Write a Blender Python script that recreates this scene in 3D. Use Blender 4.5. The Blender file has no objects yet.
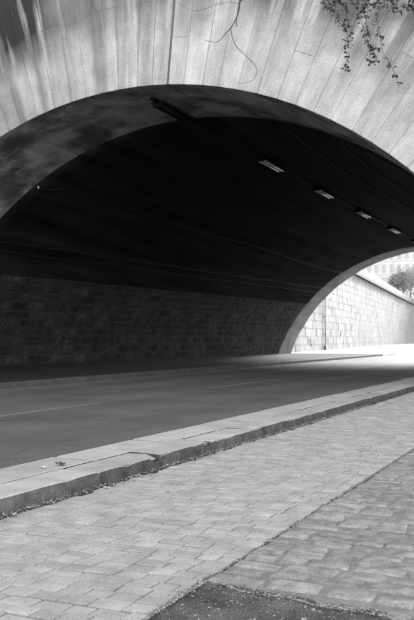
import bpy, bmesh, math, random
import numpy as np
from mathutils import Vector, Matrix
random.seed(7); rng = np.random.default_rng(7)
R_ = math.radians
scene = bpy.context.scene
col = scene.collection

# ------------------------------------------------------------------ camera
H = 1.25                                   # eye height above the quay
YAW, PITCH = R_(23.8586), R_(1.8626)
cd = bpy.data.cameras.new('camera'); cam = bpy.data.objects.new('camera', cd); col.objects.link(cam)
cam.location = (0, 0, H); cam.rotation_euler = (R_(90) + PITCH, 0, YAW)
cd.sensor_fit = 'VERTICAL'; cd.sensor_height = 36; cd.lens = 50; cd.clip_end = 3000; cd.clip_start = .05
cd.dof.use_dof = True; cd.dof.focus_distance = 6.5; cd.dof.aperture_fstop = 5.0
scene.camera = cam

# ------------------------------------------------------------------ sky, sun, exposure
SUN_EL, SUN_AZ = R_(19), R_(2.5)            # azimuth from +Y towards +X: beyond the bridge
w = bpy.data.worlds.new('World'); scene.world = w; w.use_nodes = True
nt = w.node_tree; nt.nodes.clear()
sk = nt.nodes.new('ShaderNodeTexSky'); sk.sky_type = 'NISHITA'; sk.sun_disc = False
sk.sun_elevation = SUN_EL; sk.sun_rotation = SUN_AZ; sk.air_density = 1.2; sk.dust_density = .3
bw = nt.nodes.new('ShaderNodeRGBToBW')     # black-and-white film
bg = nt.nodes.new('ShaderNodeBackground'); bg.inputs['Strength'].default_value = .14
wo = nt.nodes.new('ShaderNodeOutputWorld')
nt.links.new(sk.outputs[0], bw.inputs[0]); nt.links.new(bw.outputs[0], bg.inputs[0]); nt.links.new(bg.outputs[0], wo.inputs[0])
sd = bpy.data.lights.new('sun', 'SUN'); sd.energy = 2.0; sd.angle = R_(10); sd.color = (1, 1, 1)
sun = bpy.data.objects.new('sun', sd); col.objects.link(sun)
sv = Vector((math.sin(SUN_AZ) * math.cos(SUN_EL), math.cos(SUN_AZ) * math.cos(SUN_EL), math.sin(SUN_EL)))
sun.rotation_euler = (-sv).to_track_quat('-Z', 'Y').to_euler(); sun.location = sv * 200
vs = scene.view_settings; vs.view_transform = 'Standard'; vs.look = 'None'; vs.gamma = 1; vs.exposure = 2.7

# ------------------------------------------------------------------ dimensions (metres, Z=0 is the road and quay)
D = 20.5; E = 59.655; RAD = 11.07          # near face, far face, vault radius
C0 = (-11.234, -2.973); C1 = (-9.426, -3.807)
RING = 3.45; FRING = 2.4                   # depth of the stone rings at both ends
TOP = 11.65
SPRING = 3.62
def cen(y):
    t = (y - D) / (E - D); return C0[0] + (C1[0] - C0[0]) * t, C0[1] + (C1[1] - C0[1]) * t
def vx(y, z, side=-1, r=RAD):
    cx, cz = cen(y); return cx + side * math.sqrt(max(r * r - (z - cz) ** 2, 0))
XK0, XK1, XK2 = -3.78, -4.16, -4.64        # near kerb: quay face, middle joint, road side
KH = .13
XFK = -13.0; FKH = .15                     # far kerb and far footway
XSEAM = -1.83; YDIRT = 4.02
def YD(x): return 4.12 - .235 * (x + 1.83) + .022 * math.sin(x * 5.3) + .014 * math.sin(x * 13.7 + 1)   # ragged edge of the earth patch
fwd = Vector((-math.sin(YAW) * math.cos(PITCH), math.cos(YAW) * math.cos(PITCH), math.sin(PITCH)))
rgt = Vector((math.cos(YAW), math.sin(YAW), 0)); upv = rgt.cross(fwd)
def proj(P):
    v = Vector(P) - Vector((0, 0, H)); d = v.dot(fwd)
    if d < .1: return None
    return 207 + 861 * v.dot(rgt) / d, 310 - 861 * v.dot(upv) / d, d
def facept(u, v, y):                       # a point of the upright plane Y = y
    d = fwd * 861 + rgt * (u - 207) - upv * (v - 310); d = d * (y / d.y); return Vector((d.x, d.y, d.z + H))

# ------------------------------------------------------------------ materials
def mat(name, base, rough=.85, rnd=0.0, vary=.25, vscale=1.5, fine=.2, fscale=40, bump=.3, bscale=30, bdist=.01, uv=False, stretch=(1, 1, 1), spec=.3, attr=None, extra=None, coarse_bump=0):
    m = bpy.data.materials.new(name); m.use_nodes = True; t = m.node_tree; N = t.nodes; L = t.links
    b = N['Principled BSDF']; b.inputs['Roughness'].default_value = rough; b.inputs['Specular IOR Level'].default_value = spec
    def math_(op, a, c, clamp=False):
        n = N.new('ShaderNodeMath'); n.operation = op; n.use_clamp = clamp
        for i, q in enumerate((a, c)):
            if isinstance(q, (int, float)): n.inputs[i].default_value = q
            else: L.new(q, n.inputs[i])
        return n.outputs[0]
    if uv: src = N.new('ShaderNodeUVMap').outputs[0]
    else: src = N.new('ShaderNodeNewGeometry').outputs['Position']
    mp = N.new('ShaderNodeMapping'); mp.inputs['Scale'].default_value = stretch; L.new(src, mp.inputs[0])
    def noise(scale, detail=4, vec=None, rough_=.55):  # noqa
        n = N.new('ShaderNodeTexNoise'); n.inputs['Scale'].default_value = scale; n.inputs['Detail'].default_value = detail; n.inputs['Roughness'].default_value = rough_
        L.new(vec if vec is not None else mp.outputs[0], n.inputs['Vector']); return n.outputs['Fac']
    def ramp(x, lo, hi, a, c):
        n = N.new('ShaderNodeMapRange'); n.inputs[1].default_value = lo; n.inputs[2].default_value = hi; n.inputs[3].default_value = a; n.inputs[4].default_value = c; L.new(x, n.inputs[0]); return n.outputs[0]
    v = ramp(noise(vscale, 5), .3, .7, 1 - vary, 1 + vary)
    if fine: v = math_('MULTIPLY', v, ramp(noise(fscale, 3, src), .3, .7, 1 - fine, 1 + fine))
    if rnd:
        oi = N.new('ShaderNodeObjectInfo').outputs['Random']
        v = math_('MULTIPLY', v, ramp(oi, 0, 1, 1 - rnd, 1 + rnd))
    if attr:
        at = N.new('ShaderNodeAttribute'); at.attribute_name = attr
        v = math_('MULTIPLY', v, at.outputs['Fac'])
    if extra: v = extra(N, L, v, math_, noise, ramp, src)
    v = math_('MULTIPLY', v, base, True)
    L.new(v, b.inputs['Base Color'])
    if bump:
        hgt = noise(bscale, 5, src)
        if coarse_bump: hgt = math_('ADD', hgt, math_('MULTIPLY', noise(bscale * .15, 3, src), coarse_bump))
        bn = N.new('ShaderNodeBump'); bn.inputs['Strength'].default_value = bump; bn.inputs['Distance'].default_value = bdist
        L.new(hgt, bn.inputs['Height']); L.new(bn.outputs[0], b.inputs['Normal'])
    return m

def streaks(N, L, v, math_, noise, ramp, src):
    # weather streaks that run down the radial joints of the voussoirs (u along the arc, v outwards)
    def mapped(s, o=(0, 0, 0)):
        m = N.new('ShaderNodeMapping'); m.inputs['Scale'].default_value = s; m.inputs['Location'].default_value = o; L.new(src, m.inputs[0]); return m.outputs[0]
    wob = N.new('ShaderNodeTexNoise'); wob.inputs['Scale'].default_value = .9; wob.inputs['Detail'].default_value = 4; L.new(src, wob.inputs['Vector'])
    ad = N.new('ShaderNodeVectorMath'); ad.operation = 'MULTIPLY_ADD'; L.new(wob.outputs['Color'], ad.inputs[0]); ad.inputs[1].default_value = (.12, .9, 0); L.new(src, ad.inputs[2]); src0 = src; src = ad.outputs[0]
    a = ramp(noise(1, 5, mapped((1.9, .40, 1)), .62), .34, .66, .80, 1.08)
    b_ = math_('MULTIPLY', ramp(noise(1, 5, mapped((7, 2.2, 1), (3, 7, 0)), .65), .35, .65, .88, 1.06), ramp(noise(1.1, 7, src0, .68), .35, .65, .86, 1.07))
    pit = ramp(noise(26, 3, src0), .30, .40, .72, 1); b_ = math_('MULTIPLY', b_, pit)
    # run-off stains: strong near the top of the face, in places only
    big = ramp(noise(1, 3, mapped((.22, .05, 1), (8.3, 1, 0))), .47, .6, 0, 1)
    thin = ramp(noise(1, 4, mapped((3.2, .16, 1), (1.5, 4, 0))), .36, .50, 0, 1)
    sep = N.new('ShaderNodeSeparateXYZ'); L.new(src, sep.inputs[0])
    hi = ramp(sep.outputs[1], 12.7, 13.9, 0, 1)
    lft = ramp(sep.outputs[0], -2.7, -2.0, 1, .1)
    st = math_('MULTIPLY', math_('MULTIPLY', thin, hi), math_('ADD', math_('MULTIPLY', big, .45), math_('MULTIPLY', lft, .9)), True)
    dark = math_('MULTIPLY', ramp(st, 0, .85, 1, .07), ramp(math_('MULTIPLY', ramp(noise(1, 4, mapped((2.6, .10, 1), (11, 2, 0))), .46, .66, 0, 1), ramp(sep.outputs[0], .6, 1.6, 1, .35)), 0, 1, 1, .58))
    lightr = ramp(sep.outputs[0], -3.0, 2.0, .86, 1.03)
    return math_('MULTIPLY', math_('MULTIPLY', math_('MULTIPLY', v, math_('MULTIPLY', a, b_)), dark), lightr)
def blotch(lo, hi, dk, sc=.6):
    def f(N, L, v, math_, noise, ramp, src):
        return math_('MULTIPLY', v, ramp(noise(sc, 6), lo, hi, dk, 1))
    return f

def tracks(N, L, v, math_, noise, ramp, src):
    # tyre-darkened tracks, oil spots and hairline cracks
    sep = N.new('ShaderNodeSeparateXYZ'); L.new(src, sep.inputs[0])
    w_ = N.new('ShaderNodeMath'); w_.operation = 'SINE'; L.new(math_('MULTIPLY', math_('ADD', sep.outputs[0], math_('MULTIPLY', noise(.12, 2), .5)), 3.4), w_.inputs[0])
    t = ramp(w_.outputs[0], -1, 1, .90, 1.05)
    mp2 = N.new('ShaderNodeMapping'); mp2.inputs['Scale'].default_value = (1, .18, 1); L.new(src, mp2.inputs[0])
    o = ramp(noise(2.2, 3, mp2.outputs[0]), .60, .74, 1, .72)
    vo = N.new('ShaderNodeTexVoronoi'); vo.feature = 'DISTANCE_TO_EDGE'; vo.inputs['Scale'].default_value = .55; L.new(src, vo.inputs['Vector'])
    ad = N.new('ShaderNodeVectorMath'); ad.operation = 'ADD'; L.new(src, ad.inputs[0])
    nz = N.new('ShaderNodeTexNoise'); nz.inputs['Scale'].default_value = 2.5; L.new(src, nz.inputs['Vector']); L.new(nz.outputs['Color'], ad.inputs[1]); L.new(ad.outputs[0], vo.inputs['Vector'])
    c = ramp(vo.outputs['Distance'], .0, .012, .7, 1)
    return math_('MULTIPLY', math_('MULTIPLY', v, t), math_('MULTIPLY', o, c))
M = {}
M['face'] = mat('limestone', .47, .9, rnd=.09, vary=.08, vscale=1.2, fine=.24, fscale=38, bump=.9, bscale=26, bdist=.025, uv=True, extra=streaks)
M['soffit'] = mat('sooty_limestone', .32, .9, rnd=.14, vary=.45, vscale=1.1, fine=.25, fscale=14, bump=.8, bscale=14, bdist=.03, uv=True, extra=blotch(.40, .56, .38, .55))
M['farsoffit'] = mat('pale_limestone', .22, .9, rnd=.15, vary=.25, vscale=.9, fine=.15, fscale=25, bump=.5, bscale=20, bdist=.02, uv=True)
M['mortar'] = mat('mortar', .10, .95, vary=.3, bump=.4)
M['pale_mortar'] = mat('pale_mortar', .34, .95, vary=.3, vscale=2, bump=.4)
M['stone'] = mat('bridge_stone', .40, .9, vary=.2, vscale=.5, bump=.3, bscale=12)
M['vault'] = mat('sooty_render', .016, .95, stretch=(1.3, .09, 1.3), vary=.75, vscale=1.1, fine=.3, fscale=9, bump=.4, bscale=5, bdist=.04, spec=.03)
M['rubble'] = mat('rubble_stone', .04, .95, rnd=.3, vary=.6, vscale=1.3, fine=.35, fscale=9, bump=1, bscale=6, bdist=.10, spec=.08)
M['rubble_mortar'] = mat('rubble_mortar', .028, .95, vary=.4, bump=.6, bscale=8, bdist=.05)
M['asphalt'] = mat('asphalt', .125, .8, vary=.2, vscale=.5, fine=.5, fscale=75, bump=.6, bscale=150, bdist=.006, spec=.08, extra=tracks)
M['paint'] = mat('worn_road_paint', .19, .8, vary=.3, vscale=3, fine=.35, fscale=60, bump=.2, bscale=150, bdist=.004)
M['gutter'] = mat('gutter_stone', .14, .8, rnd=.15, vary=.25, vscale=2, bump=.3)
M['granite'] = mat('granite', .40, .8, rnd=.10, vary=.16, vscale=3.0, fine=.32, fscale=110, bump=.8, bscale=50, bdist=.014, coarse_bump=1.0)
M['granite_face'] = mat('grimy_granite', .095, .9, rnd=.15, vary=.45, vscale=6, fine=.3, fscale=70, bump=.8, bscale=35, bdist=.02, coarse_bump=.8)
M['far_granite'] = mat('shaded_granite', .075, .9, rnd=.12, vary=.3, vscale=2, fine=.2, bump=.4)  # tunnel shade put into the far kerb tone; plain granite past the exit
M['footway_lit'] = mat('sunlit_footway', .30, .9, vary=.2, vscale=1.2, bump=.3)  # same footway past the exit, sunlight put into its colour
M['footway'] = mat('shaded_footway_asphalt', .026, .95, vary=.25, vscale=.8, fine=.2, bump=.3, spec=.1)  # darkened to carry the shade of the tunnel
M['sett'] = mat('smooth_setts', .35, .78, rnd=.11, vary=.18, vscale=5, fine=.3, fscale=140, bump=.6, bscale=75, bdist=.008)
M['sett_far'] = mat('smooth_setts_far', .35, .78, vary=.18, vscale=5, fine=.3, fscale=140, bump=.6, bscale=75, bdist=.008, attr='tone')
M['cobble'] = mat('rough_cobbles', .26, .8, rnd=.17, vary=.35, vscale=11, fine=.35, fscale=120, bump=.9, bscale=45, bdist=.016, coarse_bump=.6)
M['cobble_far'] = mat('rough_cobbles_far', .26, .8, vary=.4, vscale=11, fine=.35, fscale=120, bump=.9, bscale=45, bdist=.016, coarse_bump=.6, attr='tone')
M['joint'] = mat('joint_sand', .085, .95, vary=.35, vscale=4, fine=.3, fscale=120, bump=.6, bscale=90, bdist=.01)
M['joint_light'] = mat('cobble_joint_sand', .21, .95, vary=.3, vscale=5, fine=.25, fscale=110, bump=.7, bscale=80, bdist=.012)
M['dirt'] = mat('gritty_earth', .10, .95, vary=.5, vscale=4, fine=.55, fscale=120, bump=.9, bscale=90, bdist=.02)
M['pebble'] = mat('pebbles', .24, .9, vary=.6, vscale=60, fine=.4, fscale=30, bump=0)
M['ground'] = mat('open_ground', .2, .95, vary=.2, vscale=.3, bump=.3)
M['qwall'] = mat('quay_wall_stone', .19, .9, rnd=.1, vary=.35, vscale=.45, fine=.3, fscale=3, bump=.6, bscale=6, bdist=.03)
M['qjoint'] = mat('quay_wall_joint', .19, .95, vary=.2, bump=.2)
M['cope'] = mat('weathered_coping', .07, .9, vary=.3, vscale=2, bump=.3)
M['metal'] = mat('dark_metal', .06, .5, vary=.2, bump=0)
M['soot_metal'] = mat('sooty_metal', .012, .8, vary=.3, bump=0, spec=.05)
M['lamp'] = mat('lamp_diffuser', .75, .25, vary=.05, bump=0, spec=.5)
M['cable'] = mat('dusty_cable', .009, .8, vary=.2, bump=0)
M['pipe'] = mat('grey_pipe', .14, .5, vary=.2, bump=0)
M['leaf'] = mat('vine_leaves', .03, .5, vary=.5, vscale=12, bump=0, spec=.4)
M['stem'] = mat('vine_stem', .06, .8, vary=.3, bump=0)
M['treeleaf'] = mat('tree_leaves', .2, .6, vary=.4, vscale=1.5, bump=0)
M['bark'] = mat('bark', .09, .9, vary=.3, bump=.6)
M['facade'] = mat('pale_facade', .5, .9, vary=.1, vscale=.3, bump=.1)
M['glass'] = mat('window_glass', .2, .15, vary=.1, bump=0, spec=.6)  # pane colour paled to stand for reflected sky
M['roof'] = mat('zinc_roof', .3, .5, vary=.15, bump=.1)
M['paper'] = mat('white_paper', .5, .8, vary=.05, bump=0)
M['ink'] = mat('spray_paint', .05, .6, vary=.1, bump=0)
M['deadleaf'] = mat('dead_leaf', .05, .7, vary=.2, bump=0)

# ------------------------------------------------------------------ helpers
def link(name, me, material=None, parent=None, kind=None):
    o = bpy.data.objects.new(name, me); col.objects.link(o)
    if material is not None and me is not None and not me.materials:
        for q in (material if isinstance(material, (list, tuple)) else [material]): me.materials.append(q)
    if parent is not None: o.parent = parent
    if kind: o['kind'] = kind
    return o
def tag(o, label, cat, group=None):
    o['label'] = label; o['category'] = cat
    if group: o['group'] = group
    return o
def empty(name, loc=(0, 0, 0)):
    o = bpy.data.objects.new(name, None); o.location = loc; col.objects.link(o); o.empty_display_size = .2; return o
def meshdata(name, V, F, smooth=False):
    me = bpy.data.meshes.new(name); me.from_pydata([tuple(p) for p in V], [], [tuple(q) for q in F]); me.update()
    if smooth: me.polygons.foreach_set('use_smooth', [True] * len(me.polygons))
    return me
def bmesh_done(bm, name, smooth=False):
    bmesh.ops.recalc_face_normals(bm, faces=bm.faces); me = bpy.data.meshes.new(name); bm.to_mesh(me); bm.free()
    if smooth: me.polygons.foreach_set('use_smooth', [True] * len(me.polygons))
    return me
def boxdata(name, x0, x1, y0, y1, z0, z1, bev=0):
    bm = bmesh.new()
    vs_ = [bm.verts.new((x, y, z)) for z in (z0, z1) for y in (y0, y1) for x in (x0, x1)]
    for q in ((0, 1, 3, 2), (4, 5, 7, 6), (0, 1, 5, 4), (2, 3, 7, 6), (0, 2, 6, 4), (1, 3, 7, 5)): bm.faces.new([vs_[i] for i in q])
    if bev: bmesh.ops.bevel(bm, geom=bm.edges[:], offset=bev, segments=1, affect='EDGES')
    return bmesh_done(bm, name)
def tubedata(name, pts, r, n=6, taper=None):
    pts = [Vector(p) for p in pts]; V = []; F = []
    for i, p in enumerate(pts):
        d = (pts[min(i + 1, len(pts) - 1)] - pts[max(i - 1, 0)]).normalized()
        a = d.orthogonal().normalized() if abs(d.z) > .95 else d.cross(Vector((0, 0, 1))).normalized()
        b = d.cross(a); rr = r if taper is None else r + (taper - r) * i / (len(pts) - 1)
        for k in range(n):
            an = 2 * math.pi * k / n; V.append(p + (a * math.cos(an) + b * math.sin(an)) * rr)
    for i in range(len(pts) - 1):
        for k in range(n): F.append((i * n + k, i * n + (k + 1) % n, (i + 1) * n + (k + 1) % n, (i + 1) * n + k))
    F.append(tuple(range(n))[::-1]); F.append(tuple(range((len(pts) - 1) * n, len(pts) * n)))
    return meshdata(name, V, F, True)
def spline(P, n=8):
    P = [Vector(p) for p in P]; out = []
    for i in range(len(P) - 1):
        a = P[max(i - 1, 0)]; b = P[i]; c = P[i + 1]; d = P[min(i + 2, len(P) - 1)]
        for k in range(n):
            t = k / n; out.append(.5 * ((2 * b) + (c - a) * t + (2 * a - 5 * b + 4 * c - d) * t * t + (3 * b - a - 3 * c + d) * t ** 3))
    out.append(P[-1]); return out
def sheet(name, x0, x1, y0, y1, z, nx=1, ny=1, f=None):
    V = []; F = []
    for j in range(ny + 1):
        for i in range(nx + 1):
            x = x0 + (x1 - x0) * i / nx; y = y0 + (y1 - y0) * j / ny; V.append((x, y, z + (f(x, y) if f else 0)))
    for j in range(ny):
        for i in range(nx): a = j * (nx + 1) + i; F.append((a, a + 1, a + nx + 2, a + nx + 1))
    return meshdata(name, V, F, f is not None)

# ------------------------------------------------------------------ ground, road, markings
g = link('ground', sheet('ground', -900, 900, -300, 1500, -.06), M['ground'], kind='structure')
# road: straight through the vault, then easing to the left along the quay wall
BEND = R_(6.4)
def bendx(y):                              # the road leaves the vault and turns slowly left
    return 0 if y < E + 4 else -(y - E - 4) * math.tan(BEND) * min(1, (y - E - 4) / 40)
ys = list(np.linspace(-30, E, 30)) + list(np.linspace(E + 4, 260, 50))
V = []; F = []
for y in ys: V += [(XFK + .02 + bendx(y), y, 0), (XK2 - .02 + bendx(y), y, 0)]
for i in range(len(ys) - 1): F.append((2 * i, 2 * i + 1, 2 * i + 3, 2 * i + 2))
road = link('road', meshdata('road', V, F), M['asphalt'], kind='structure')
for y0, y1 in ((-6.5, -1.5), (6.2, 14.4), (19.6, 24.6), (34.5, 39.5), (49, 54)):
    link('lane_marking', sheet('lane_marking', -8.67, -8.53, y0, y1, .004), M['paint'], road)
for i in range(66):                        # pale channel stones along the far kerb
    y = -8 + i * 1.2
    if y > E + 2: break
    link('gutter_stone', boxdata('gutter_stone', XFK + .03, XFK + .21, y + .006, y + 1.194, -.05, .008 + random.uniform(-.002, .002)), M['gutter'], road)
# far footway: one paving, tunnel shade painted up to the exit, sunlight beyond it
def band(ys, f, z):
    V = []; F = []
    for y in ys: a, b = f(y); V += [(a, y, z), (b, y, z)]
    for i in range(len(ys) - 1): F.append((2 * i, 2 * i + 1, 2 * i + 3, 2 * i + 2))
    return meshdata('pavement', V, F)
link('pavement', band(np.linspace(E + .3, 260, 60), lambda y: (-24 - (y - E) * math.tan(BEND) - 3, XFK - .3 + bendx(y)), FKH - .006), M['footway_lit'], kind='structure')
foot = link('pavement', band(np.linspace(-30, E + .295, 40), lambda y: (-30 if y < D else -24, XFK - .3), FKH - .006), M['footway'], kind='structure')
y = -10.0; i = 0
while y < E + 30:
    L_ = random.uniform(1.05, 1.3)
    xb = bendx(y + L_ / 2)
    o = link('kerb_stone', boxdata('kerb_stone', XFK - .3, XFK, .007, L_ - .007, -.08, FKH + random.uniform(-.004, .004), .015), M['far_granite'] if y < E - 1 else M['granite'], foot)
    o.location = (xb, y, 0); o.rotation_euler.z = math.atan2(-(bendx(y + L_) - bendx(y)), L_); y += L_

# ------------------------------------------------------------------ near kerb: two rows of worn granite blocks
kerb = link('kerb', sheet('kerb_bed', XK2 + .01, XK0 - .01, -20, E + 60, -.02), M['joint'], kind='structure')
def kerb_block(L_, x0, x1, worn, seg):
    ny = max(2, int(L_ / seg)); g_ = .006
    prof = [(x1, -.1), (x1, KH * .5), (x1 - .002, KH * .85), (x1 - .006, KH - .008), (x1 - .022, KH - .001), ((x0 + x1) / 2, KH), (x0 + .02, KH - .001), (x0, KH - .015), (x0, -.1)]
    ph = random.uniform(0, 50); V = []; F = []; n = len(prof)
    chips = [(random.uniform(0, L_), random.uniform(.03, .12), random.uniform(.2, 1)) for _ in range(int(worn * L_ * 3) + 1)]
    tilt = random.uniform(-.006, .006)
    for j in range(ny + 1):
        yy = g_ + (L_ - 2 * g_) * j / ny; end = 1 if j in (0, ny) else 0
        w_ = sum(a * math.exp(-((yy - c) / s) ** 2) for c, s, a in chips) * worn
        nz = .35 * math.sin(yy * 9 + ph) + .3 * math.sin(yy * 23 + ph * 2) + .35 * math.sin(yy * 51 + ph * 3)
        for k, (x, z) in enumerate(prof):
            dx = dz = 0
            e = {1: .5, 2: 1, 3: 1, 4: .55}.get(k, 0)
            dx -= e * (w_ * .085 + (nz + 1) * .009 * (.3 + worn)); dz -= (e if k > 1 else 0) * (w_ * .055 + (nz + 1) * .005 * (.3 + worn))
            if k in (1,): dx += nz * .006 * (.4 + worn)
            if end and k > 1: dz -= .008
            V.append((x + dx, yy, z + dz + tilt * (yy / L_ - .5) + (.002 * nz if k == 5 else 0)))
    for j in range(ny):
        for k in range(n - 1): a = j * n + k; F.append((a, a + 1, a + n + 1, a + n))
    F.append(tuple(range(n))[::-1]); F.append(tuple(range(ny * n, ny * n + n)))
    bm = bmesh.new(); bm.from_mesh(meshdata('tmp', V, F))
    bmesh.ops.recalc_face_normals(bm, faces=bm.faces)
    bm.faces.ensure_lookup_table()
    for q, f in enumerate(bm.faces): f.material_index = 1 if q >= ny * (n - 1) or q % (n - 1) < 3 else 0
    return bmesh_done(bm, 'kerb_stone')
def kerb_row(x0, x1, marks, worn0, end):
    y = marks[0]; k = 1
    while y < end:
        y2 = marks[k] if k < len(marks) else y + random.uniform(1.2, 1.7)
        k += 1; wn = worn0 * (1.0 if 6.3 < y < 13 else .25)
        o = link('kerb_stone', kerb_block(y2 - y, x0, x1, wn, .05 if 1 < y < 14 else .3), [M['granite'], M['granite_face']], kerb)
        o.location = (random.uniform(-.003, .003), y, random.uniform(-.006, .004)); y = y2
kerb_row(XK1 + .006, XK0, [-2.0, -.6, .9, 2.5, 4.3, 6.32, 7.5, 8.7, 10.0], 1.0, E + 50)
kerb_row(XK2, XK1 - .006, [-1.3, .2, 1.8, 3.2, 5.0, 6.9, 8.4], .25, E + 50)

# ------------------------------------------------------------------ setts and cobbles
def sett_mesh(n):
    c = [(-1, -1), (1, -1), (1, 1), (-1, 1)]
    V = []; j = [(random.uniform(-.05, .05), random.uniform(-.06, .06)) for _ in range(4)]
    for s, z in ((1, -.07), (1, -.010), (.965, -.0035), (.90, 0)):
        for (x, y), (a, b) in zip(c, j): V.append(((x + a) * .5 * s, (y + b) * .5 * s, z + (random.uniform(-.0012, .0012) if z == 0 else 0)))
    V.append((0, 0, .0022)); F = []
    for r in range(3):
        for k in range(4): F.append((r * 4 + k, r * 4 + (k + 1) % 4, r * 4 + 4 + (k + 1) % 4, r * 4 + 4 + k))
    for k in range(4): F.append((12 + k, 12 + (k + 1) % 4, 16))
    return np.array(V), F
def cobble_mesh(n):
    V = []; K = 8; rad = []
    for sx, sy in ((-1, -1), (1, -1), (1, 1), (-1, 1)):
        c_ = random.uniform(.03, .11); jx, jy = random.uniform(-.04, .02), random.uniform(-.06, .03)
        q = [(sx * (.5 + jx), sy * (.5 + jy - c_)), (sx * (.5 + jx - c_), sy * (.5 + jy))]
        rad += q if sx * sy < 0 and False else (q if (sx, sy) in ((1, 1), (-1, -1)) else q[::-1])
    for s, z in ((1, -.07), (1, -.016), (.96, -.006), (.86, -.0015)):
        for (x, y) in rad: V.append((x * s, y * s, z + (random.uniform(-.003, .003) if s == .86 else 0)))
    V.append((random.uniform(-.08, .08), random.uniform(-.08, .08), .004)); F = []
    for r in range(3):
        for k in range(K): F.append((r * K + k, r * K + (k + 1) % K, r * K + K + (k + 1) % K, r * K + K + k))
    for k in range(K): F.append((3 * K + k, 3 * K + (k + 1) % K, 4 * K))
    return np.array(V), F
def lay(kind, slots, makers, mats, parent, smooth):
    # slots: x, y, w, d, rot, dz, tiltx, tilty ; the 300 that show largest become objects
    def size(s):
        p = proj((s[0], s[1], 0))
        if p is None or not (-12 < p[0] < 426 and 330 < p[1] < 632): return 0
        return s[2] * s[3] / p[2] ** 3
    order = sorted(range(len(slots)), key=lambda i: -size(slots[i])); big = set(order[:300])
    datas = []
    for i, (V, F) in enumerate(makers):
        me = meshdata(kind, V, F, False)
        if smooth: me.polygons.foreach_set('use_smooth', [True] * len(me.polygons))
        me.materials.append(mats[0]); datas.append(me)
    for i in sorted(big):
        x, y, w_, d_, r, dz, tx, ty = slots[i]
        o = bpy.data.objects.new(kind, datas[i % len(datas)]); col.objects.link(o); o.parent = parent
        o.location = (x, y, dz); o.rotation_euler = (tx, ty, r); o.scale = (w_, d_, 1)
    VV = []; FF = []; tone = []; off = 0
    for i, s in enumerate(slots):
        if i in big: continue
        x, y, w_, d_, r, dz, tx, ty = s; V, F = makers[i % len(makers)]
        c, sn = math.cos(r), math.sin(r); X = V[:, 0] * w_; Y = V[:, 1] * d_
        VV.append(np.c_[X * c - Y * sn + x, X * sn + Y * c + y, V[:, 2] + dz - X * ty + Y * tx])
        FF += [tuple(a + off for a in q) for q in F]; off += len(V); tone += [random.uniform(.89, 1.11)] * len(V)
    me = meshdata(kind, np.concatenate(VV), FF, smooth)
    a = me.attributes.new('tone', 'FLOAT', 'POINT'); a.data.foreach_set('value', tone)
    link(kind, me, mats[1], parent, 'stuff')
# smooth setts between kerb and seam
pav = link('sett_pavement', sheet('sett_bed', XK0 + .0, XSEAM + .02, -3, E + 45, -.020), M['joint'], kind='structure')
slots = []; y = -.5
while y < E + 20:
    d_ = random.uniform(.115, .137); x = XK0 + .05 - random.uniform(0, .16); wob = random.uniform(0, 6)
    while True:
        w_ = random.choice((.13, .145, .155, .16, .17, .185)) * random.uniform(.95, 1.05)
        if x + w_ > XSEAM - .07: w_ = XSEAM + random.uniform(-.016, .006) - x
        x0, x1 = max(x, XK0 + .045), x + w_
        if x1 - x0 > .05:
            xm = (x0 + x1) / 2
            slots.append((xm, y + d_ / 2 + .006 * math.sin(xm * 2.2 + wob), x1 - x0 - random.uniform(.002, .010), d_ - random.choice((.003, .005, .008, .012, .017)), random.uniform(-.02, .02), random.uniform(-.005, .003), random.uniform(-.022, .022), random.uniform(-.016, .016)))
        x += w_
        if x > XSEAM - .04: break
    y += d_
lay('sett', slots, [sett_mesh(i) for i in range(24)], (M['sett'], M['sett_far']), pav, False)
# rough cobbles right of the seam
def undul(x, y): return .006 * math.sin(x * 3.1 + y * 1.3) + .005 * math.sin(y * 2.7 - x * 1.9)
def xright(y): return 3.2 if y < D + .2 else vx(min(y, E), .0, 1) + .3
cob = link('cobble_pavement', sheet('cobble_bed', XSEAM + .02, 3.2, 2.6, D + .3, -.010, 60, 260, lambda x, y: undul(x, y) - .06 * min(1, max(0, (YD(x) + .04 - y) / .06))), M['joint_light'], kind='structure')
link('joint_bed', sheet('joint_bed', XSEAM + .02, 1.4, D + .3, E + 20, -.012), M['joint_light'], cob)
slots = []; y = 2.9
while y < E + 10:
    d_ = random.uniform(.14, .18); x = XSEAM + random.uniform(.0, .018); wob = random.uniform(0, 6); xe = xright(y)
    if y > 26: d_ = .2
    while x < xe:
        w_ = random.uniform(.17, .31)
        xm = x + w_ / 2; yy = y + d_ / 2 + .02 * math.sin(xm * 2.0 + wob) * min(1, (xm - XSEAM))
        x += w_
        if yy - d_ * .35 < YD(xm) + random.uniform(-.03, .03): continue
        dz = undul(xm, yy) + random.uniform(-.007, .004)
        slots.append((xm, yy, w_ - random.uniform(.0, .016), d_ - random.uniform(.0, .018), random.uniform(-.07, .07), dz, random.uniform(-.035, .035), random.uniform(-.03, .03)))
    y += d_
lay('cobble', slots, [cobble_mesh(i) for i in range(24)], (M['cobble'], M['cobble_far']), cob, True)
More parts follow.
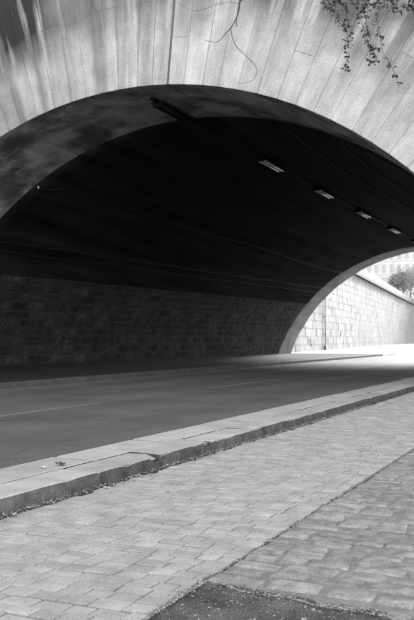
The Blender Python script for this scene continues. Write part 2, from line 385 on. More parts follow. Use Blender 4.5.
# gritty earth patch in the foreground
def hum(x, y):
    b = min(1, max(0, (y - YD(x) - .05) / .12)); e = min(1, max(0, (YD(x) - y) / .12)) * min(1, max(0, (x - XSEAM) / .06))
    return (.012 * math.sin(x * 7 + y * 3) + .009 * math.sin(x * 17 - y * 13) + .006 * math.sin(x * 41 + y * 37) + .004 * math.sin(x * 83 - y * 71)) * (.3 + .7 * e) + .001 - .004 * (1 - e) - .012 * b
dirt = link('earth_patch', sheet('earth_patch', XSEAM + .004, 3.2, -2, 4.6, -.006, 160, 220, hum), M['dirt'], kind='structure')
ico = bmesh.new(); bmesh.ops.create_icosphere(ico, subdivisions=1, radius=1); ico.verts.ensure_lookup_table()
IV = np.array([v.co[:] for v in ico.verts]); IF = [[v.index for v in f.verts] for f in ico.faces]; ico.free()
def pebbles(name, pts, label, parent=None):
    VV = []; FF = []; off = 0
    for (x, y, z, s) in pts:
        sc = np.array([s * random.uniform(.7, 1.4), s * random.uniform(.7, 1.3), s * random.uniform(.4, .8)])
        V = (IV * rng.uniform(.75, 1.2, (12, 1))) * sc; an = random.uniform(0, 6.3); c, sn = math.cos(an), math.sin(an)
        VV.append(np.c_[V[:, 0] * c - V[:, 1] * sn + x, V[:, 0] * sn + V[:, 1] * c + y, V[:, 2] + z])
        FF += [tuple(a + off for a in q) for q in IF]; off += 12
    o = link(name, meshdata(name, np.concatenate(VV), FF), M['pebble'], kind='stuff')
    tag(o, label, 'gravel'); return o
pts = []
for _ in range(6500):
    x = random.uniform(XSEAM + .0, 1.6); y = YD(x) + .03 - abs(random.gauss(0, .75))
    if y < 1.5: continue
    pts.append((x, y, -.006 + hum(x, y), min(.012, .0022 * math.exp(abs(random.gauss(0, .6))))))
for _ in range(2600):                       # grit spilling over the first cobbles and setts
    x = random.uniform(XSEAM - .02, 1.2); k = .5 + .5 * math.sin(x * 9) * math.sin(x * 23 + 1)
    pts.append((x, YD(x) - .03 + abs(random.gauss(0, .06)) * k, .0, random.uniform(.002, .006)))
for _ in range(1500):
    y = random.uniform(2.4, 4.1); k = .4 + .6 * math.sin(y * 11) ** 2
    pts.append((XSEAM + .02 - abs(random.gauss(0, .035)) * k, y, .0, random.uniform(.002, .006)))
for _ in range(1300):                       # grit caught in the seam
    pts.append((XSEAM + .004 + random.gauss(0, .010), 4.0 + 9 * random.random() ** 1.4, -.006, random.uniform(.002, .006)))
pebbles('gravel', pts, 'dark grit and small pebbles scattered over the earth patch at bottom')
pts = []
for _ in range(3200):
    y = random.uniform(2, 16); t = abs(random.gauss(0, .05)) * (.6 + .5 * math.sin(y * 1.7) ** 2); pts.append((XK0 + .005 + t, y, max(.0, .014 - t * .12), min(.016, .0025 * math.exp(abs(random.gauss(0, .7))))))
for _ in range(260):
    pts.append((random.uniform(XK0, XSEAM), random.uniform(3, 12), .002, random.uniform(.0015, .004)))
pebbles('kerb_grit', pts, 'loose grit and soil lying along the foot of the near kerb')

# ------------------------------------------------------------------ the bridge
br = empty('stone_bridge', (C0[0], D, 0))
tag(br, 'pale stone arch bridge with dark sooty vault spanning the road', 'bridge')
def bchild(name, me, m):
    o = link(name, me, m); o.parent = br; o.matrix_parent_inverse = Matrix.Translation(-br.location); return o
def wedge(name, y0, y1, a0, a1, r0, r1a, r1b, cx, cz, cx2=None, cz2=None, gap=.0025, front=0.0, mats=None, bev=.010):
    # a block between two radial joints; a = angle from the crown, positive to the right
    if cx2 is None: cx2, cz2 = cx, cz
    bm = bmesh.new(); vs_ = {}
    for yi, (y, x_, z_) in enumerate(((y0 + front, cx, cz), (y1, cx2, cz2))):
        for ri in (0, 1):
            for ai, (a, sg) in enumerate(((a0, 1), (a1, -1))):
                r = r0 if ri == 0 else (r1a, r1b)[ai]
                r = r - (gap if ri else -gap * 0) ; aa = a + sg * gap / r
                vs_[yi, ri, ai] = bm.verts.new((x_ + r * math.sin(aa), y + (gap if yi == 0 and y0 > D + .3 else 0), z_ + r * math.cos(aa)))
    Q = [[(0, 0, 0), (0, 0, 1), (0, 1, 1), (0, 1, 0)], [(1, 0, 0), (1, 0, 1), (1, 1, 1), (1, 1, 0)], [(0, 0, 0), (0, 0, 1), (1, 0, 1), (1, 0, 0)], [(0, 1, 0), (0, 1, 1), (1, 1, 1), (1, 1, 0)], [(0, 0, 0), (0, 1, 0), (1, 1, 0), (1, 0, 0)], [(0, 0, 1), (0, 1, 1), (1, 1, 1), (1, 0, 1)]]
    for q in Q: bm.faces.new([vs_[k] for k in q])
    bmesh.ops.recalc_face_normals(bm, faces=bm.faces)
    bmesh.ops.bevel(bm, geom=bm.edges[:], offset=bev, segments=1, affect='EDGES')
    ul = bm.loops.layers.uv.new('UVMap')
    for f in bm.faces:
        fr = abs(f.normal.y) > .6; c = f.calc_center_median(); t_ = (c.y - y0) / (y1 - y0); low = math.hypot(c.x - cx - (cx2 - cx) * t_, c.z - cz - (cz2 - cz) * t_) < r0 + .02
        f.material_index = 1 if (low and not fr) else 0
        for l in f.loops:
            p = l.vert.co; a = math.atan2(p.x - cx, p.z - cz); r = math.hypot(p.x - cx, p.z - cz)
            l[ul].uv = (a * RAD, r if fr else p.y + 30)
    me = bmesh_done(bm, name)
    for q in mats: me.materials.append(q)
    return me
cx, cz = C0
# radial joints: irregular widths, with the wide open joint right of the crown and a groove at the crown
edges = [R_(.42), R_(5.2)]
step = .52 / RAD
mid = [R_(.42) + (R_(5.2) - R_(.42)) / 2]
lst = [edges[0], mid[0], edges[1]]
a = edges[1]
while a < R_(75): a += step * random.uniform(.85, 1.18); lst.append(a)
a = edges[0]
while a > R_(-75): a -= step * random.uniform(.85, 1.18); lst.insert(0, a)
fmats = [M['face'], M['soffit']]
def topr(a): return min((TOP - cz) / max(math.cos(a), .2), RAD + 9.0)
for i in range(len(lst) - 1):
    a0, a1 = lst[i], lst[i + 1]
    zb = cz + RAD * math.cos((a0 + a1) / 2)
    if zb < -.4: continue
    g0 = random.choice((.0015, .003, .004, .007))
    aa0, aa1 = a0, a1
    if abs(a0 - edges[1]) < 1e-6: aa0 = a0 + .028 / RAD
    if abs(a1 - edges[1]) < 1e-6: aa1 = a1 - .028 / RAD
    # the first stones also form the soffit of the ring
    r1 = RAD + random.choice((1.3, 2.2, 2.8, 3.4, 3.9)) + random.uniform(-.2, .2)
    d1 = (1.25, 2.05)[(i // 1) % 2] + random.uniform(-.2, .2)
    tp = (topr(a0), topr(a1)); r1 = min(r1, min(tp))
    gs0, gs1 = aa0, aa1
    s0, s1 = a0, a1
    if abs(a0 - edges[0]) < 1e-6: s0 = a0 + .03 / RAD; aa0 = a0 + .012 / RAD
    if abs(a1 - edges[0]) < 1e-6: s1 = a1 - .03 / RAD
    fr = random.uniform(-.006, .005)
    bchild('voussoir', wedge('voussoir', D, D + d1, aa0, aa1, RAD, r1, r1, cx, cz, *cen(D + d1), front=fr, mats=fmats, gap=g0), None)
    c2 = cen(D + RING)
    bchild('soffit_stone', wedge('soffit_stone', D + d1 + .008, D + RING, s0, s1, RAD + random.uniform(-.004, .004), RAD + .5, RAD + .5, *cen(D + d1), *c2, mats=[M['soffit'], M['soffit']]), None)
    r = r1
    while r < min(tp) - .25:
        r2 = r + random.uniform(2.6, 4.6)
        if r2 > min(tp) - .5: e0, e1 = tp; r2 = 99
        else: e0 = e1 = r2
        bchild('face_stone', wedge('face_stone', D, D + .6, aa0, aa1, r + .004, e0, e1, cx, cz, gap=g0, front=random.uniform(-.006, .005), mats=[M['face'], M['face']]), None)
        if r2 == 99: break
        r = r2
Ra = RAD + .02; aj = edges[1]; hw = .026
V = [(cx + r * math.sin(aj) + q * math.cos(aj), D + .010 + e, cz + r * math.cos(aj) - q * math.sin(aj)) for e in (0, .004) for r in (Ra, topr(aj) - .05) for q in (-hw, hw)]
bchild('open_joint', meshdata('open_joint', V, [(0, 1, 3, 2), (4, 5, 7, 6), (0, 1, 5, 4), (2, 3, 7, 6), (0, 2, 6, 4), (1, 3, 7, 5)]), M['mortar'])
# backing masonry, inner vault, far ring
def ring_wall(name, y, x0, x1, ztop, r, c, thick):
    # an upright wall with the arch cut out of it
    V = []; F = []; n = 72; am = math.acos((-.3 - c[1]) / r)
    A = [-am + 2 * am * k / n for k in range(n + 1)]
    for yy in (y, y + thick):
        for a in A: V.append((c[0] + r * math.sin(a), yy, c[1] + r * math.cos(a)))
        for k, a in enumerate(A):
            if k == 0: V.append((x0, yy, -.3))
            elif k == n: V.append((x1, yy, -.3))
            else:
                px = c[0] + (r * math.sin(a)); q = (k / n)
                if q < .2: V.append((x0, yy, -.3 + (ztop + .3) * q / .2))
                elif q > .8: V.append((x1, yy, -.3 + (ztop + .3) * (1 - q) / .2))
                else: V.append((x0 + (x1 - x0) * (q - .2) / .6, yy, ztop))
    m = n + 1
    for s in (0, 2 * m):
        for k in range(n): F.append((s + k, s + k + 1, s + m + k + 1, s + m + k))
    for k in range(n): F.append((k, k + 1, 2 * m + k + 1, 2 * m + k)); F.append((m + k, m + k + 1, 3 * m + k + 1, 3 * m + k))
    bm = bmesh.new(); bm.from_mesh(meshdata('t', V, F)); return bmesh_done(bm, name)
XL, XR = -62, 60
bchild('backing', ring_wall('backing', D + .016, XL, XR, TOP - .03, RAD + .035, C0, .5), M['pale_mortar'])
bchild('spandrel', ring_wall('spandrel', E - .5, XL, XR, TOP - .03, RAD + .6, C1, .5), M['stone'])
# vault skin, following the slowly shifting axis; its front edge stands slightly proud of the ring
def vault_mesh():
    V = []; F = []; NA = 96; ysl = [D + RING - .02] + list(np.linspace(D + RING, E - FRING, 60))
    for j, y in enumerate(ysl):
        c = cen(y); r = RAD + .25 if j == 0 else RAD - .035
        am = math.acos((SPRING + .02 - c[1]) / r)
        for k in range(NA + 1):
            a = -am + 2 * am * k / NA
            rr = r + (.010 * math.sin(a * 40 + y * .9) + .012 * math.sin(y * 1.7 + a * 13) if j else 0)
            V.append((c[0] + rr * math.sin(a), y, c[1] + rr * math.cos(a)))
    for j in range(len(ysl) - 1):
        for k in range(NA): b = j * (NA + 1) + k; F.append((b, b + 1, b + NA + 2, b + NA + 1))
    return meshdata('vault', V, F, True)
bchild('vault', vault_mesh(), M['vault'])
lstf = []; a = R_(-76)
while a < R_(76): lstf.append(a); a += .55 / RAD * random.uniform(.9, 1.15)
for i in range(len(lstf) - 1):
    a0, a1 = lstf[i], lstf[i + 1]; c = cen(E - FRING)
    if c[1] + RAD * math.cos((a0 + a1) / 2) < -.5: continue
    rr = RAD + random.uniform(-.012, .012); dm = FRING * (.4, .6)[i % 2]; cm = cen(E - dm)
    bchild('voussoir', wedge('voussoir', E - FRING, E - dm - .006, a0, a1, rr, rr + .55, rr + .55, *c, *cm, mats=[M['stone'], M['farsoffit']]), None)
    bchild('voussoir', wedge('voussoir', E - dm, E + .12, a0, a1, rr + .005, rr + .95, rr + .95, *cm, *cen(E + .12), mats=[M['stone'], M['farsoffit']]), None)
# deck, cornice and parapets closing the bridge above
bchild('deck', boxdata('deck', XL, XR, D + .05, E - .05, TOP - .6, TOP - .02), M['stone'])
for yy, s in ((D, -1), (E, 1)):
    bchild('cornice', boxdata('cornice', XL, XR, yy - .35 if s < 0 else yy - .2, yy + .2 if s < 0 else yy + .35, TOP, TOP + .32, .04), M['stone'])
    bchild('parapet', boxdata('parapet', XL, XR, yy - .05 if s < 0 else yy - .35, yy + .35 if s < 0 else yy + .05, TOP + .322, TOP + 1.3, .03), M['stone'])
for x0, x1 in ((XL, -24), (3.4, XR)):       # solid abutment and pier behind the faces
    bchild('abutment', boxdata('abutment', x0, x1, D + .56, E - .55, -.3, TOP - .62), M['stone'])
# squared rubble facing of the lower vault side, with its string course
stones = []
def facing(side):
    z = FKH if side < 0 else .02; crs = []
    while z < SPRING - .05:
        hh = random.uniform(.30, .42)
        if z + hh > SPRING - .25: hh = SPRING - z
        crs.append((z, z + hh)); z += hh
    for (z0, z1) in crs:
        y = D + RING + .02 - random.uniform(0, .6)
        while y < E - FRING - .05:
            L_ = random.uniform(.5, 1.15)
            if side > 0: L_ *= 2.2
            ya, yb = max(y, D + RING + .02), min(y + L_, E - FRING - .03)
            y += L_
            if yb - ya < .15: continue
            bulge = random.uniform(.035, .06); V = []; gp = .004
            for (u, bb) in ((0, 0), (.10, .75), (.5, 1), (.9, .75), (1, 0)):
                for (v, cc) in ((0, 0), (.16, .8), (.84, .8), (1, 0)):
                    yy = ya + gp + (yb - ya - 2 * gp) * u; zz = z0 + gp + (z1 - z0 - 2 * gp) * v
                    b = -.02 + (bulge + random.uniform(-.012, .012)) * min(bb, cc) if bb * cc > 0 else -.06
                    V.append((vx(yy, zz, side) - side * (b + .045), yy + random.uniform(-.012, .012), zz + random.uniform(-.012, .012)))
            F = []
            for i in range(4):
                for k in range(3): a = i * 4 + k; F.append((a, a + 1, a + 5, a + 4) if side > 0 else (a, a + 4, a + 5, a + 1))
            stones.append((yb if side < 0 else 99 + yb, V, F))
facing(-1); facing(1)
stones.sort(key=lambda q: q[0]); VV = []; FF = []
for i, (_, V, F) in enumerate(stones):
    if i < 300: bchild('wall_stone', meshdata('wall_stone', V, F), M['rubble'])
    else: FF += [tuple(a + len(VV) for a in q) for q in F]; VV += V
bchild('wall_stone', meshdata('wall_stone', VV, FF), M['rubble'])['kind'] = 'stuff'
def strip(name, side, z0, z1, out, m, ya=D + RING + .01, yb=E - FRING - .02):
    V = []; F = []; n = 30
    for k in range(n + 1):
        y = ya + (yb - ya) * k / n
        for (zz, o) in [(z0, .0)] + [(z0 + (z1 - z0) * q / 12, out) for q in range(13)] + [(z1, 0)]: V.append((vx(y, zz, side) - side * o, y, zz))
    for k in range(n):
        for j in range(14): a = k * 15 + j; F.append((a, a + 1, a + 16, a + 15))
    bm = bmesh.new(); bm.from_mesh(meshdata('t', V, F)); bchild(name, bmesh_done(bm, name), m)
for sd_ in (-1, 1):
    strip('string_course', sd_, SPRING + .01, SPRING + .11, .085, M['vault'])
    strip('mortar_bed', sd_, -.05, SPRING, .042, M['rubble_mortar'])

# ------------------------------------------------------------------ lamps and cables in the vault
def crown(y, dz=0): c = cen(y); return Vector((c[0] + .02, y, c[1] + RAD - .05 - dz))
def lamp(y, label, length=2.1, tm='lamp'):
    p = crown(y, -.10); e = empty('lamp_fixture', p); e.rotation_euler = (math.atan2(C1[1] - C0[1], E - D), 0, math.atan2(-(C1[0] - C0[0]), E - D))
    tag(e, label, 'lamp', 'strip lamps along the crown of the vault')
    hl = length / 2
    link('housing', boxdata('housing', -.16, .16, -hl, hl, -.21, -.11, .02), M['soot_metal'], e)
    for s in (-1, 1): link('bracket', boxdata('bracket', -.05, .05, s * hl * .6 - .04, s * hl * .6 + .04, -.115, .02), M['metal'], e)
    for s in (-1, 1): link('tube', tubedata('tube', [(s * .085, -hl + .06, -.245), (s * .085, hl - .06, -.245)], .045, 8), M[tm], e)
    for s in (-1, 1): link('end_cap', boxdata('end_cap', -.15, .15, s * (hl - .03) - .03, s * (hl - .03) + .03, -.285, -.205, .008), M['soot_metal'], e)
    return e
names = ['nearest strip lamp on the vault crown, just behind the stone ring', 'second strip lamp from the near end along the vault crown', 'third strip lamp from the near end along the vault crown', 'fourth strip lamp from the near end along the vault crown', 'fifth strip lamp along the vault crown, towards the far opening', 'last strip lamp on the vault crown above the far opening']
for y, n_ in zip((23.35, 30.28, 36.4, 42.5, 48.6, 54.4), names): lamp(y, n_, 3.3 if y < 25 else 2.1, 'soot_metal' if y < 25 else 'lamp')
tr = link('cable_tray', boxdata('cable_tray', -.07, .07, 0, 1, -.04, .0), M['soot_metal'])
p0, p1 = crown(D + .9), crown(E - 2.6); d = p1 - p0
tr.location = p0; tr.rotation_euler = (math.atan2(d.z, math.hypot(d.x, d.y)), 0, math.atan2(-d.x, d.y)); tr.scale = (1, d.length, 1)
tag(tr, 'dark metal cable tray running along the crown of the vault', 'cable tray')
def conduit(name, z, label, r=.019, sag=.018):
    P = []
    for k in range(60):
        y = D + RING + .3 + (E - FRING - D - RING - .4) * k / 59; zz = z + sag * (math.sin(y * .9 + z * 7) + .6 * math.sin(y * 2.3 + z)); P.append((vx(y, zz) + .07 + r, y, zz))
    e = link(name, tubedata(name, P, r), M['cable'])
    tag(e, label, 'conduit', 'conduits along the left side of the vault'); return e
conduit('conduit', 4.66, 'upper of two thin conduits running along the left vault side')
conduit('conduit', 4.36, 'lower of two thin conduits above the rubble wall, left vault side', .016)
pix = [(-31.4, 23.98), (-31.7, 24.5), (-30.0, 25.6), (-30.7, 28.3), (-30.2, 31.1), (-31, 36), (-30.5, 43), (-31.5, 50), (-31, 57)]
P = []
for an, y in pix:
    c = cen(y); P.append((c[0] + (RAD - .09) * math.sin(R_(an)), y, c[1] + (RAD - .09) * math.cos(R_(an))))
cb = link('loose_cable', tubedata('loose_cable', spline(P, 6), .018), M['cable'])
tag(cb, 'thin loose cable wandering along the dark vault from its left edge', 'cable')
ct = tag(link('insulator', tubedata('insulator', [P[0], Vector(P[0]) + Vector((.02, -.02, -.02)), Vector(P[0]) + Vector((.05, -.06, -.07))], .032, 8), M['paper']), 'small white insulator where the loose cable enters the vault', 'insulator')
for k, an in enumerate((14, 24)):           # faint cables on the right of the crown
    P = []
    for y in np.linspace(D + RING + .2, E - FRING - .2, 14):
        c = cen(y); a = R_(an + 1.2 * math.sin(y * .35 + k)); P.append((c[0] + (RAD - .085) * math.sin(a), y, c[1] + (RAD - .085) * math.cos(a)))
    tag(link('vault_cable', tubedata('vault_cable', spline(P, 4), .026), M['cable']), ('cable on the vault just right of the strip lamps', 'cable on the vault farther right of the strip lamps')[k], 'cable')

# ------------------------------------------------------------------ beyond the bridge: quay wall, upper street, house, trees
ang = BEND
W0 = Vector((-20.25, E + .15, 0)); wd = Vector((-math.sin(ang), math.cos(ang), 0)); wn = Vector((math.cos(ang), math.sin(ang), 0))
rw = empty('quay_wall', W0); rw.rotation_euler.z = ang           # local +Y along the wall, +X towards the road
tag(rw, 'tall sunlit stone quay wall beyond the far end of the tunnel', 'wall')
WL, WH = 230, 8.45
link('wall_core', boxdata('wall_core', -1.2, -.02, 0, WL, -.1, WH), M['qjoint'], rw)
bl = [boxdata('block', -.06, .0 + .03 * k / 3, .5 * -1, .5, -.5, .5, .006) for k in range(4)]
for b in bl: b.materials.append(M['qwall'])
cnt = 0; rest = []
blocks = []
z = .02; row = 0
while z < WH - .05:
    hh = min(.70 * random.uniform(.92, 1.08), WH - z)
    if WH - (z + hh) < .3: hh = WH - z
    y = -random.uniform(0, 1.2)
    while y < WL:
        L_ = random.uniform(1.1, 1.9); ya, yb = max(y, .02), min(y + L_, WL)
        if yb - ya > .2: blocks.append((ya, yb, z, z + hh))
        y += L_
    z += hh; row += 1
blocks.sort(key=lambda q: q[0])
VV = []; FF = []
for i, (ya, yb, z0, z1) in enumerate(blocks):
    if i < 300:
        o = bpy.data.objects.new('block', bl[i % 4]); col.objects.link(o); o.parent = rw
        o.location = (0, (ya + yb) / 2, (z0 + z1) / 2); o.scale = (1, yb - ya - .025, z1 - z0 - .025)
    else:
        f = random.uniform(0, .025); b = len(VV); g2 = .0125
        for x in (-.06, f):
            VV += [(x, ya + g2, z0 + g2), (x, yb - g2, z0 + g2), (x, yb - g2, z1 - g2), (x, ya + g2, z1 - g2)]
        FF += [(b + 4, b + 5, b + 6, b + 7)] + [(b + k, b + (k + 1) % 4, b + 4 + (k + 1) % 4, b + 4 + k) for k in range(4)]
link('block', meshdata('block', VV, FF), M['qwall'], rw, 'stuff')
for k in range(115):
    link('coping_stone', boxdata('coping_stone', -1.25, .38, k * 2 + .01, k * 2 + 1.99, WH + .002, WH + .42, .03), M['cope'], rw)
for k in range(76):
    link('parapet_stone', boxdata('parapet_stone', -.5, -.05, k * 3 + .008, k * 3 + 2.992, WH + .422, WH + 1.4 , .015), M['qwall'], rw)
for s, z in ((19.7, 4.29), (40.6, 4.44), (12.5, 4.1), (60, 4.4), (27, 1.7)):
    link('drain_hole', boxdata('drain_hole', .0, .045, s - .11, s + .11, z - .28, z + .28), M['metal'], rw)
dp = empty('drainpipe', W0 + wd * 16.9 + wn * .12); dp.rotation_euler.z = ang
tag(dp, 'thin grey drainpipe running down the sunlit quay wall', 'drainpipe')
link('pipe', tubedata('pipe', [(0, 0, .5), (0, 0, 6.2)], .04, 8), M['pipe'], dp)
link('base_box', boxdata('base_box', -.1, .1, -.14, .14, .12, .6, .02), M['pipe'], dp)
for z in (1.6, 3.2, 4.8): link('clamp', boxdata('clamp', -.1, .07, -.08, .08, z, z + .06), M['metal'], dp)
P = [(.04, 9 + .6 * k + .25 * math.sin(k * 2.1), .9 + .35 * math.sin(k * 1.7)) for k in range(6)]
link('graffiti', tubedata('graffiti', spline(P, 6), .022, 5), M['pipe'], rw)
up = link('upper_street', boxdata('upper_street', -140, -1.21, -60, 330, WH - .4, WH - .02), M['ground'], kind='structure')
up.location = W0; up.rotation_euler.z = ang
for o in (up,): o.location.y += 0
nq = empty('quay_wall', (-22.6, D, 0)); tag(nq, 'unseen stone quay wall left of the road, added to shade the tunnel', 'wall')  # out-of-frame wall, added to cut low skylight reaching the vault
link('wall_core', boxdata('wall_core', -1.2, 0, -90, -.05, -.1, WH), M['qwall'], nq)
link('coping', boxdata('coping', -1.25, .38, -90, -.05, WH + .002, WH + .42, .03), M['cope'], nq)
link('parapet', boxdata('parapet', -.5, -.05, -90, -.05, WH + .422, WH + 1.4, .02), M['qwall'], nq)
# pale house on the upper street
hd = fwd * 861 + rgt * (388 - 207); hd = Vector((hd.x, hd.y, 0)).normalized()
hb = empty('town_house', hd * 270 + Vector((0, 0, WH))); hb.rotation_euler.z = math.atan2(hd.y, hd.x) + math.pi + R_(-12)
tag(hb, 'pale stone town house with rows of windows above the quay wall', 'house')
HL, HH = 72, 30
link('wall', boxdata('wall', -12, 0, -HL / 2, HL / 2, -.02, HH), M['facade'], hb)
rf = link('roof', boxdata('roof', -11.6, -.3, -HL / 2 + .3, HL / 2 - .3, HH + .36, HH + 3.2, .8), M['roof'], hb)
for s in (-18, 2, 20): link('chimney', boxdata('chimney', -6, -4.5, s - 1, s + 1, HH + 2.4, HH + 5.2, .05), M['facade'], rf)
link('cornice', boxdata('cornice', -12.3, .4, -HL / 2 - .3, HL / 2 + .3, HH + .002, HH + .358), M['facade'], hb)
for fl in range(7):
    z0 = .9 + fl * 4.0
    link('string_course', boxdata('string_course', .002, .16, -HL / 2, HL / 2, z0 - .5, z0 - .28), M['facade'], hb)
    for k in range(30):
        y = -HL / 2 + 1.9 + k * 2.35
        wv = link('window', boxdata('window', .003, .12, y - .7, y + .7, z0, z0 + 2.6, .01), M['facade'], hb)
        link('pane', boxdata('pane', .1, .124, y - .52, y + .52, z0 + .1, z0 + 2.5), M['glass'], wv)
# street trees
def tree(loc, hgt, rad, label):
    e = empty('street_tree', loc); tag(e, label, 'tree', 'trees on the upper street')
    trunk = [(0, 0, 0), (.05, .1, hgt * .25), (-.05, .05, hgt * .5), (.1, 0, hgt * .78)]
    t = link('trunk', tubedata('trunk', spline(trunk, 4), .24, 8, .08), M['bark'], e)
    cl = []
    for k in range(9):
        an = k * 2.4; zz = hgt * (.42 + .05 * k); tip = Vector((math.cos(an) * rad * random.uniform(.5, .85), math.sin(an) * rad * random.uniform(.5, .85), zz + rad * random.uniform(.2, .7)))
        link('limb', tubedata('limb', [(0, 0, zz - .4), tip * .5 + Vector((0, 0, zz * .5 - .1)), tip], .09, 5, .02), M['bark'], t); cl.append(tip)
    for k in range(26):
        v = Vector((random.gauss(0, 1), random.gauss(0, 1), random.gauss(0, 1))).normalized() * rad * random.uniform(.3, 1); cl.append(Vector((0, 0, hgt * .72)) + Vector((v.x, v.y, v.z * .8)))
    V = []; F = []
    for c in cl:
        for _ in range(45):
            p = c + Vector((random.gauss(0, 1), random.gauss(0, 1), random.gauss(0, .8))) * rad * .2
            a = Vector((random.gauss(0, 1), random.gauss(0, 1), random.gauss(0, 1))).normalized(); b = a.orthogonal().normalized(); s = random.uniform(.12, .24); n = len(V)
            V += [p - a * s, p + b * s * .6, p + a * s, p - b * s * .6]; F.append((n, n + 1, n + 2, n + 3))
    link('crown', meshdata('crown', V, F), M['treeleaf'], e)
for s, o_, h_, r_, lb in ((116, 1.8, 6.0, 2.2, 'first leafy street tree behind the parapet of the quay wall'), (133, 2.2, 8, 2.8, 'second leafy street tree, farther along the quay wall parapet'), (152, 2, 9, 3.2, 'third leafy street tree, farthest along the quay wall parapet')):
    q = W0 + wd * s - wn * o_; tree((q.x, q.y, WH - .02), h_, r_, lb)

# ------------------------------------------------------------------ vines hanging from the parapet in front of the face
YV = D - .42
def vp(u, v, dy=0): return facept(u, v, YV + dy)
def leafat(V, F, p, size, dirv):
    a = Vector(dirv).normalized(); n = Vector((random.gauss(0, .6), -1 + random.gauss(0, .5), random.gauss(0, .6))).normalized()
    b = a.cross(n).normalized(); n = b.cross(a); k = len(V); wd_ = size * random.uniform(.30, .42)
    V += [p, p + a * size * .35 + b * wd_ * .85 + n * wd_ * .2, p + a * size * .7 + b * wd_ * .6 + n * wd_ * .15, p + a * size, p + a * size * .7 - b * wd_ * .6 + n * wd_ * .15, p + a * size * .35 - b * wd_ * .85 + n * wd_ * .2, p + a * size * .5 - n * wd_ * .05]
    for i in range(6): F.append((k + i, k + (i + 1) % 6, k + 6))
vine = empty('hanging_vine', vp(375, -60)); tag(vine, 'leafy vine hanging over the bridge face at upper right', 'vine')
def vchild(name, me, m, e):
    o = link(name, me, m); o.parent = e; o.matrix_parent_inverse = Matrix.Translation(-e.location); return o
ztop = TOP + 1.35
def topstart(u): # where a strand leaves the parapet
    p = vp(u, -20); return Vector((p.x + .1, D - .2, ztop)), Vector((p.x + .05, YV, TOP + .5))
strands = [([(324, -4), (328, 6), (338, 16), (346, 28), (347, 42), (349, 54), (346, 64), (345, 72)], 1.0),
           ([(340, -8), (344, 4), (347, 18), (350, 34), (351, 46)], 1.0),
           ([(352, -8), (357, 5), (361, 20), (366, 36), (369, 50), (371, 66)], .9),
           ([(366, -8), (368, 8), (366, 24), (370, 40), (373, 52)], .9),
           ([(386, -8), (380, 8), (377, 22), (380, 34), (382, 50), (388, 60), (394, 72), (399, 86)], .8),
           ([(380, -4), (374, 4), (366, 8), (360, 14)], .9),
           ([(396, -6), (390, 6), (397, 12), (402, 9)], 1.1), ([(418, -6), (408, 4), (402, 12)], 1.2), ([(424, -6), (416, 6), (410, 11)], 1.1),
           ([(334, -6), (330, 4), (326, 10)], 1.1), ([(372, 50), (377, 58), (374, 64)], .8), ([(346, 26), (341, 24), (335, 20)], .8)]
LV, LF = [], []
for pts_, dens in strands:
    dy = random.uniform(-.12, .12); P = [vp(u, v, dy + random.uniform(-.05, .05)) for u, v in pts_]
    if pts_[0][1] < 0: a_, b_ = topstart(pts_[0][0]); P = [a_, b_] + P
    S = spline(P, 8); vchild('stem', tubedata('stem', S, .011, 5, .005), M['stem'], vine)
    for i in range(len(S) - 1):
        d_ = S[i + 1] - S[i]; n = int(d_.length / .034 * dens + random.random())
        pp = proj(S[i])
        for _ in range(n):
            if random.random() < .25: continue
            p = S[i].lerp(S[i + 1], random.random()); dv = Vector((random.gauss(0, 1), random.gauss(0, .5), random.gauss(-.25, .7)))
            leafat(LV, LF, p + dv * .02, random.uniform(.06, .125), dv)
for u in range(322, 424, 3):                # thicker growth along the top
    for _ in range(6):
        p = vp(u + random.uniform(-3, 3), random.uniform(-14, 6) if u < 395 else random.uniform(-14, 9), random.uniform(-.2, .2)); leafat(LV, LF, p, random.uniform(.06, .12), (random.gauss(0, 1), random.gauss(0, .5), random.gauss(-.3, .7)))
vchild('foliage', meshdata('foliage', LV, LF), M['leaf'], vine)
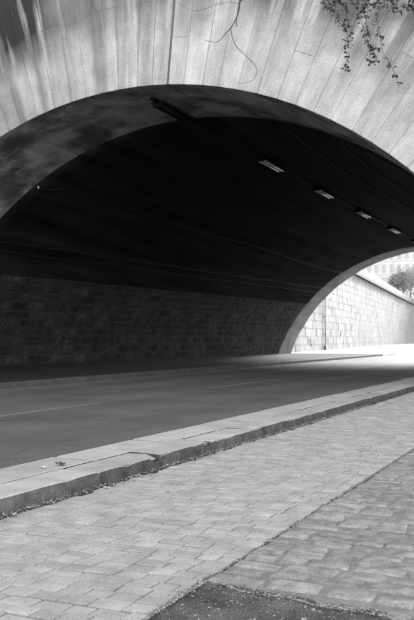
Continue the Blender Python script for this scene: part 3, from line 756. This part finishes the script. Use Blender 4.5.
tw = empty('bare_twig', vp(240, -60)); tag(tw, 'bare thin twig hanging over the bridge face near the crown', 'twig')
def twig(pts_, r0, r1, top=False):
    P = [vp(u, v, .03 * math.sin(u)) for u, v in pts_]
    if top: a_, b_ = topstart(pts_[0][0]); P = [a_, b_] + P
    vchild('stem', tubedata('stem', spline(P, 8), r0, 5, r1), M['stem'], tw)
twig([(243, -10), (240, 2), (238, 14), (231, 28)], .024, .014, True)
twig([(241, -6), (239, 4), (237, 18), (236, 27)], .015, .011)
twig([(231, 28), (226, 33), (219, 41), (213, 42), (205, 40)], .013, .006)
twig([(231, 28), (232, 36), (236, 46), (246, 56), (254, 64), (257, 72), (253, 80), (244, 83), (235, 83)], .011, .004)
twig([(239, 4), (230, 2), (218, 4), (205, 9), (195, 11), (186, 8), (178, 3)], .007, .004)
twig([(213, 13), (210, 15), (206, 16)], .005, .004)

# ------------------------------------------------------------------ small litter
def scrap(name, loc, s, m, label, cat, up_=.01):
    n = 7; V = []; F = []
    for j in range(4):
        for i in range(4): V.append(((i / 3 - .5) * s + random.uniform(-.1, .1) * s, (j / 3 - .5) * s * .7 + random.uniform(-.1, .1) * s, random.uniform(0, .35) * s))
    for j in range(3):
        for i in range(3): a = j * 4 + i; F.append((a, a + 1, a + 5, a + 4))
    o = link(name, meshdata(name, V, F), m); o.location = loc; o.rotation_euler.z = random.uniform(0, 6); tag(o, label, cat)
scrap('paper_scrap', (-3.70, 5.02, .008), .055, M['paper'], 'crumpled white paper scrap against the kerb at left edge', 'litter')
scrap('paper_scrap', (-3.66, 6.22, .006), .05, M['paper'], 'small white paper scrap at the kerb foot beside a block joint', 'litter')
scrap('paper_scrap', (-4.30, 6.25, KH + .004), .05, M['paper'], 'white paper scrap lying on top of the kerb', 'litter')
scrap('dead_leaf', (-4.26, 6.45, KH + .004), .08, M['deadleaf'], 'dark dead leaf lying on top of the kerb', 'leaf')
scrap('dead_leaf', (-4.22, 5.2, KH + .004), .06, M['deadleaf'], 'small dark leaf on the kerb top near the left edge', 'leaf')
